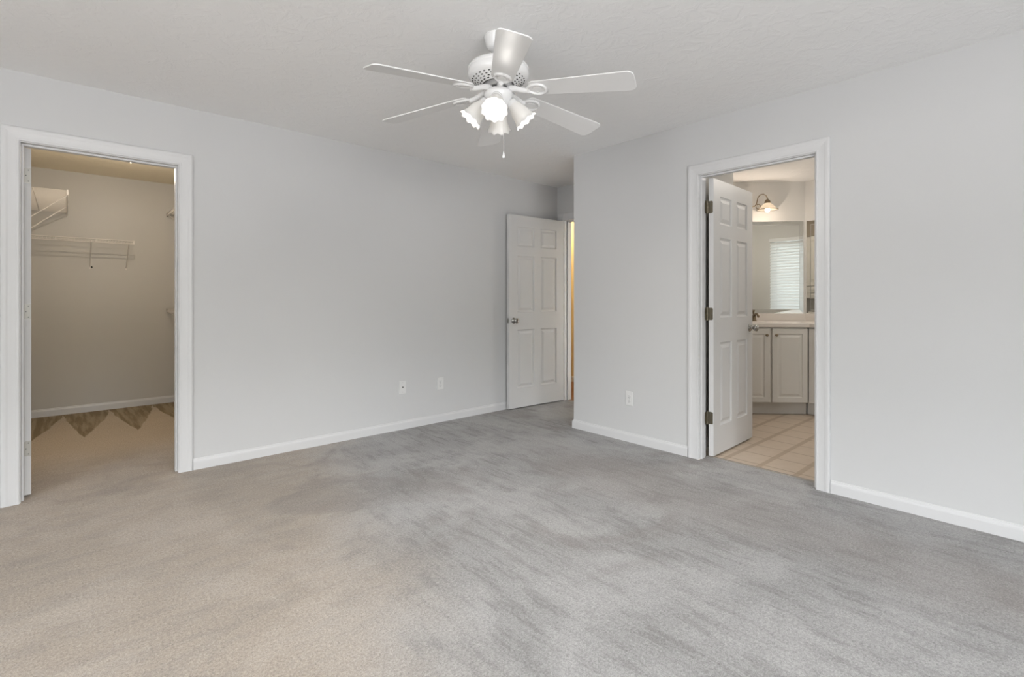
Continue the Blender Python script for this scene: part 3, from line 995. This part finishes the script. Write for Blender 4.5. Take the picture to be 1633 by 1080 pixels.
# base carcasses
bm = bmesh.new()
prism(bm, [(4.90, 2.34), (5.49, 1.75), (5.535, 1.765), (5.86, 2.09), (5.22, 2.73), (5.10, 2.86), (4.90, 2.86)], .125, .872)
prism(bm, [(4.955, 2.380), (5.556, 1.779), (5.86, 2.09), (5.22, 2.73), (5.10, 2.86), (4.955, 2.86)], 0, .125)
van = empty('vanity_cabinet', (5.35, 2.2, 0))
tag(van, 'cream diagonal corner vanity cabinet with two raised panel doors', 'cabinet')


def reparent(o, p):
    o.parent = p
    o.matrix_parent_inverse = Matrix.Translation(p.location).inverted() if p.type == 'EMPTY' else Matrix.Identity(4)
    return o


reparent(link('cabinet_body', bm, M_CABGAP if False else M_CAB), van)


def cab_door(name, p0, p1, z0, z1, nrm, parent, knob_at, arch=False):
    """raised panel cabinet door between two floor points on the face line"""
    a = Vector((*p0, 0)); b = Vector((*p1, 0)); d = (b - a); W = d.length; d.normalize(); nn = Vector((*nrm, 0))
    bm = bmesh.new()
    th = 0.018

    def P(u, z, o): return a + d * u + nn * o + Vector((0, 0, z))
    rings = []
    for ins, o in ((0, 0), (0, th - .003), (.003, th), (.052, th), (.056, th - .006), (.066, th - .0065), (.088, th - .001), (.092, th - .001)):
        rings.append([bm.verts.new(P(u, z, o)) for u, z in ((ins, z0 + ins), (W - ins, z0 + ins), (W - ins, z1 - ins), (ins, z1 - ins))])
    for r0, r1 in zip(rings, rings[1:]):
        for q in range(4): bm.faces.new((r0[q], r0[(q + 1) % 4], r1[(q + 1) % 4], r1[q]))
    bm.faces.new(rings[-1]); bm.faces.new(rings[0][::-1])
    o = reparent(link(name, bm, M_CAB), parent)
    if knob_at is not None:
        u, z = knob_at
        bm = bmesh.new()
        lathe(bm, [(0, 0), (.009, 0), (.006, .004), (.0055, .012), (.012, .018), (.0145, .023), (.012, .028), (0, .030)], 18, Matrix.Translation(P(u, z, th)) @ rot_to(nn))
        k = link('cabinet_knob', bm, M_BRONZE, smooth_=True)
        k.parent = o
        k.matrix_parent_inverse = o.matrix_parent_inverse.inverted() @ Matrix.Identity(4)
        k.matrix_parent_inverse = Matrix.Identity(4)
        if parent.type == 'EMPTY':
            k.matrix_parent_inverse = Matrix.Translation((0, 0, 0))
    return o


cab_door('door', (4.925, 2.315), (5.232, 2.008), .128, .862, (-SQ, -SQ), van, (0.434 - 0.036, .798))
cab_door('door', (5.248, 1.992), (5.490, 1.750), .128, .862, (-SQ, -SQ), van, (0.034, .798))
# right section
van2 = empty('vanity_cabinet', (5.76, 1.2, 0))
tag(van2, 'cream vanity cabinet against the right bathroom wall, angled beside the diagonal one', 'cabinet')
bm = bmesh.new()
prism(bm, [(5.50, 0.62), (6.02, 0.62), (6.02, 1.92), (5.875, 2.075), (5.550, 1.750), (5.50, 1.735)], .125, .872)
prism(bm, [(5.57, 0.62), (6.02, 0.62), (6.02, 1.92), (5.875, 2.075), (5.570, 1.765)], 0, .125)
reparent(link('cabinet_body', bm, M_CAB), van2)
cab_door('door', (5.50, 1.733), (5.50, 1.352), .128, .862, (-1, 0), van2, (0.33, .798))
cab_door('door', (5.50, 1.340), (5.50, 0.972), .128, .862, (-1, 0), van2, (0.035, .798))

# worktop with backsplash
bm = bmesh.new()
prism(bm, [(4.86, 2.345), (5.475, 1.725), (5.475, 0.60), (6.028, 0.60), (6.028, 1.938), (5.068, 2.898), (4.86, 2.898)], .874, .917)
ct = link('countertop', bm, M_TOP, bev=0.006)
tag(ct, 'pale cultured marble worktop running over both vanity cabinets', 'countertop')
bm = bmesh.new()
prism(bm, [(6.010, 0.60), (6.028, 0.60), (6.028, 1.938), (5.068, 2.898), (5.055, 2.885), (6.010, 1.931)], .9172, .997)
link('backsplash', bm, M_TOP, ct, bev=0.003)
bm = bmesh.new()
pts = [(5.46 + .19 * math.cos(a) * SQ + .14 * math.sin(a) * SQ, 2.33 - .19 * math.cos(a) * SQ + .14 * math.sin(a) * SQ, .918) for a in [2 * PI * k / 32 for k in range(33)]]
tube(bm, pts, .006, 6, cap=False)
link('basin_rim', bm, M_TOP, ct, smooth_=True)

# faucet
fc = empty('faucet', (5.545, 2.285, .917), math.radians(-135))
tag(fc, 'aged brass faucet on the worktop at the edge of the open bathroom door', 'faucet')
bm = bmesh.new()
lathe(bm, [(0, 0), (.030, 0), (.031, .006), (.024, .012), (.021, .04), (.023, .055), (.017, .066), (0, .070)], 20)
link('faucet_body', bm, M_BRONZE, fc, smooth_=True)
bm = bmesh.new(); tube(bm, [(0, 0, .045), (.03, 0, .075), (.07, 0, .080), (.105, 0, .062), (.112, 0, .045)], [.014, .014, .013, .012, .012], 12)
link('spout', bm, M_BRONZE, fc, smooth_=True)
bm = bmesh.new(); tube(bm, [(0, 0, .066), (-.012, 0, .092), (-.002, 0, .118)], [.010, .009, .012], 10)
link('handle', bm, M_BRONZE, fc, smooth_=True)


# mirrors
def mirror(p0, p1, nrm, z0, z1, label):
    a = Vector((*p0, 0)); b = Vector((*p1, 0)); W = (b - a).length; d = (b - a).normalized(); nn = Vector((*nrm, 0))
    bm = bmesh.new()

    def P(u, z, o): return a + d * u + nn * o + Vector((0, 0, z))
    rings = []
    prof = ((0, 0.0008), (0, .0035), (.040, .0050), (.0405, .0042), (.0425, .0042), (.043, .0050))
    for ins, o in prof:
        rings.append([bm.verts.new(P(u, z, o)) for u, z in ((ins, z0 + ins), (W - ins, z0 + ins), (W - ins, z1 - ins), (ins, z1 - ins))])
    for i, (r0, r1) in enumerate(zip(rings, rings[1:])):
        for q in range(4): bm.faces.new((r0[q], r0[(q + 1) % 4], r1[(q + 1) % 4], r1[q])).material_index = 1 if i in (0, 2, 3, 4) else 0
    bm.faces.new(rings[-1]); bm.faces.new(rings[0][::-1])
    return tag(link('wall_mirror', bm, (M_MIRROR, M_PLATEG)), label, 'mirror')


mirror((5.09, 2.88), (6.016, 1.954), (-SQ, -SQ), .998, 2.005, 'large frameless mirror over the diagonal vanity with the window blind in it')
mirror((6.03, 1.925), (6.03, 1.10), (-1, 0), .998, 2.005, 'frameless mirror on the right bathroom wall beside the diagonal one')

# wall cabinet seen in the right mirror
wc = empty('wall_cabinet', (4.37, 2.4, 1.16))
tag(wc, 'cream hanging cabinet seen only as a reflection in the bathroom mirror', 'cabinet')
bm = bmesh.new(); box(bm, (4.203, 2.09, 1.16), (4.53, 2.86, 2.005))
reparent(link('cabinet_body', bm, M_CAB, bev=0.002), wc)
for (ya, yb, ks) in ((2.095, 2.47, 0.33), (2.478, 2.855, 0.05)):
    cab_door('door', (4.53, ya), (4.53, yb), 1.335, 2.0, (1, 0), wc, (ks, 1.38))
    cab_door('drawer', (4.53, ya), (4.53, yb), 1.165, 1.328, (1, 0), wc, (0.19, 1.245))
slab('wall_soffit', [((4.20, 2.08, 2.005), (4.56, 2.90, H))], mat('tan_soffit_paint', (0.30, 0.26, 0.21), 0.8), 'tan boxed soffit above the reflected hanging cabinet')

# vanity light
sc_o = Vector((5.508, 2.292, 2.154))      # centre of the arm assembly, 0.11 m off the diagonal wall
u = Vector((SQ, -SQ, 0)); nn = Vector((-SQ, -SQ, 0))
sc0 = sc_o - u * 0.06
lt = empty('vanity_light', tuple(sc0 - nn * 0.115))
tag(lt, 'brass vanity light with an alabaster dome shade lit above the mirror', 'wall lamp')


def LP(s, z, o=0.0):
    """s along the wall, z height, o out of the wall, local to the lamp's base"""
    return tuple(u * s + nn * o + Vector((0, 0, z - sc0.z)))


bm = bmesh.new(); lathe(bm, [(0, 0), (.060, 0), (.062, .006), (.048, .014), (.020, .022), (.016, .030), (0, .030)], 32, rot_to(nn))
link('back_plate', bm, M_BRONZE, lt, smooth_=True)
bm = bmesh.new(); tube(bm, [LP(0, 2.154, .02), LP(0, 2.150, .10)], .008, 10); lathe(bm, [(0, -.014), (.010, -.01), (.015, 0), (.010, .01), (0, .014)], 14, Matrix.Translation(LP(0, 2.15, .112)))
link('stem', bm, M_BRONZE, lt, smooth_=True)
DP = [(.018, .010), (.022, .004), (.034, -.006), (.056, -.026), (.078, -.050), (.092, -.066), (.101, -.075)]
sh1 = None
for s in (1, -1):
    pts = [LP(0, 2.150, .115), LP(s * .06, 2.147, .115), LP(s * .090, 2.152, .115), LP(s * .110, 2.180, .115), LP(s * .116, 2.215, .115), LP(s * .126, 2.250, .115), LP(s * .150, 2.276, .115), LP(s * .182, 2.283, .115), LP(s * .208, 2.268, .115), LP(s * .222, 2.242, .115), LP(s * .224, 2.212, .115)]
    bm = bmesh.new(); tube(bm, pts, .0055, 8)
    arc = [LP(s * (.128 + .024 * math.cos(a)), 2.148 + .024 * math.sin(a), .115) for a in [PI + k * 1.75 * PI / 14 for k in range(15)]]
    tube(bm, arc, .004, 6)
    arm = link('arm', bm, M_BRONZE, lt, smooth_=True)
    pos = Vector(LP(s * .224, 2.188, .115))
    bm = bmesh.new(); lathe(bm, [(0, .042), (.010, .040), (.024, .026), (.030, .010), (.031, -.004), (0, -.004)], 24, Matrix.Translation(pos))
    link('socket_cup', bm, M_BRONZE, arm, smooth_=True)
    bm = shade_bm(DP, None, 40, .0025)
    for v in bm.verts: v.co += pos
    sh = link('lamp_shade', bm, M_SHADEW, lt, smooth_=True)
    bm = bmesh.new(); tube(bm, [tuple(pos + Vector((.102 * math.cos(a), .102 * math.sin(a), -.073))) for a in [2 * PI * k / 40 for k in range(41)]], .0042, 6, cap=False)
    link('shade_rim', bm, M_BRONZE, sh, smooth_=True)
    bm = bmesh.new(); lathe(bm, [(0, -.004), (.012, -.010), (.013, -.03), (.020, -.050), (.025, -.070), (.024, -.086), (.014, -.099), (0, -.103)], 24, Matrix.Translation(pos))
    link('bulb', bm, M_BULBW, sh, smooth_=True)
    ld = bpy.data.lights.new('vanity_lamp', 'POINT'); ld.energy = 2.2; ld.color = (1.0, 0.84, 0.70); ld.shadow_soft_size = 0.0
    lo = bpy.data.objects.new('vanity_lamp', ld); C.objects.link(lo); lo.location = Vector(lt.location) + pos + Vector((0, 0, -.165)) + nn * 0.14


# added fill lamp that brightens the bathroom, hidden from the bedroom by the right wall
t = empty('added_fill_lamp', (4.95, 1.15, H))
tag(t, 'added round white fill lamp on the bathroom ceiling, hidden behind the right wall', 'ceiling lamp')
bm = bmesh.new(); lathe(bm, [(0, 0), (.17, 0), (.172, -.010), (.165, -.018), (0, -.018)], 40)
link('fill_lamp_base', bm, M_FAN, t, autosmooth=True)
bm = bmesh.new(); lathe(bm, [(.155, -.018), (.150, -.045), (.120, -.072), (.070, -.088), (0, -.094)], 40)
link('fill_lamp_globe', bm, glow_mat('fill_lamp_glow', (1.0, 0.92, 0.82), 34.0), t, smooth_=True)

# ---------------------------------------------------------------- windows
def window(name, axis, fixed, th, a, b, z0, z1, label, sgn, mull=1, glass=None):
    """frame, sashes and panes in a wall opening; axis is the wall's running axis, fixed the room face, sgn the direction to the outside"""
    def bb(bm, u0, u1, t0, t1, za, zb):
        t0, t1 = sorted((fixed + sgn * t0, fixed + sgn * t1))
        if axis == 'x': box(bm, (u0, t0, za), (u1, t1, zb))
        else: box(bm, (t0, u0, za), (t1, u1, zb))
    bm = bmesh.new()
    f = .035
    bb(bm, a, a + f, .03, th, z0, z1); bb(bm, b - f, b, .03, th, z0, z1); bb(bm, a + f, b - f, .03, th, z0, z0 + f); bb(bm, a + f, b - f, .03, th, z1 - f, z1)
    zm = (z0 + z1) / 2
    if mull: bb(bm, a + f, b - f, .05, .09, zm - .02, zm + .02)
    for k in range(1, mull + 1):
        um = a + (b - a) * k / (mull + 1); bb(bm, um - .03, um + .03, .04, .10, z0 + f, z1 - f)
    fr = struct(link(name, bm, M_TRIM), label, 'window')
    bm = bmesh.new(); bb(bm, a + f, b - f, .068, .072, z0 + f, z1 - f)
    link('window_pane', bm, glass or M_GLASS, fr)
    bm = bmesh.new(); bb(bm, a - .03, b + .03, -.035, .03, z0 - .02, z0)
    link('window_sill', bm, M_TRIM, fr, bev=.004)
    return fr


window('window_1', 'y', X0, T, 0.2, 1.5, WZ0, WZ1, 'wide bedroom window behind the viewer, opposite the bathroom door', -1)
window('window_2', 'x', Y0, T, -1.20, 1.40, WZ0, WZ1, 'wide bedroom window in the rear wall', -1)
window('window_3', 'x', 0.09, T, 4.97, 5.60, .94, 2.05, 'bathroom window behind the blind, seen in the mirror', -1, 0, M_GLASST)

# bathroom blind
bl = empty('window_blind', (5.285, 0.115, 2.045))
tag(bl, 'white slatted blind over the bathroom window, reflected in the mirror', 'blind')
bm = bmesh.new(); box(bm, (-.325, -.022, -.045), (.325, .032, .004))
link('head_rail', bm, M_PLATE, bl, bev=0.003)
bm = bmesh.new()
n = 25
tl = math.radians(57)
for k in range(n):
    z = -.070 - k * .0415
    dy, dz = .0245 * math.cos(tl), .0245 * math.sin(tl)
    vs = box(bm, (-.316, -.0250, -.0014), (.316, .0250, .0014))
    mt = Matrix.Translation((0, .004, z)) @ Matrix.Rotation(-tl, 4, 'X')
    for v in vs: v.co = mt @ v.co
link('slats', bm, M_BLIND, bl)
bm = bmesh.new(); box(bm, (-.316, -.012, -1.118), (.316, .020, -1.098))
link('bottom_rail', bm, M_PLATE, bl, bev=0.003)
for xx in (-.22, .22):
    bm = bmesh.new(); tube(bm, [(xx, .031, -.045), (xx, .031, -1.10)], .0014, 5)
    link('lift_cord', bm, M_PLATE, bl)

# hallway light
ld = bpy.data.lights.new('hall_light', 'POINT'); ld.energy = 14; ld.color = (1.0, 0.80, 0.52); ld.shadow_soft_size = 0.08
lo = bpy.data.objects.new('hall_light', ld); C.objects.link(lo); lo.location = (4.85, 4.7, 2.2)
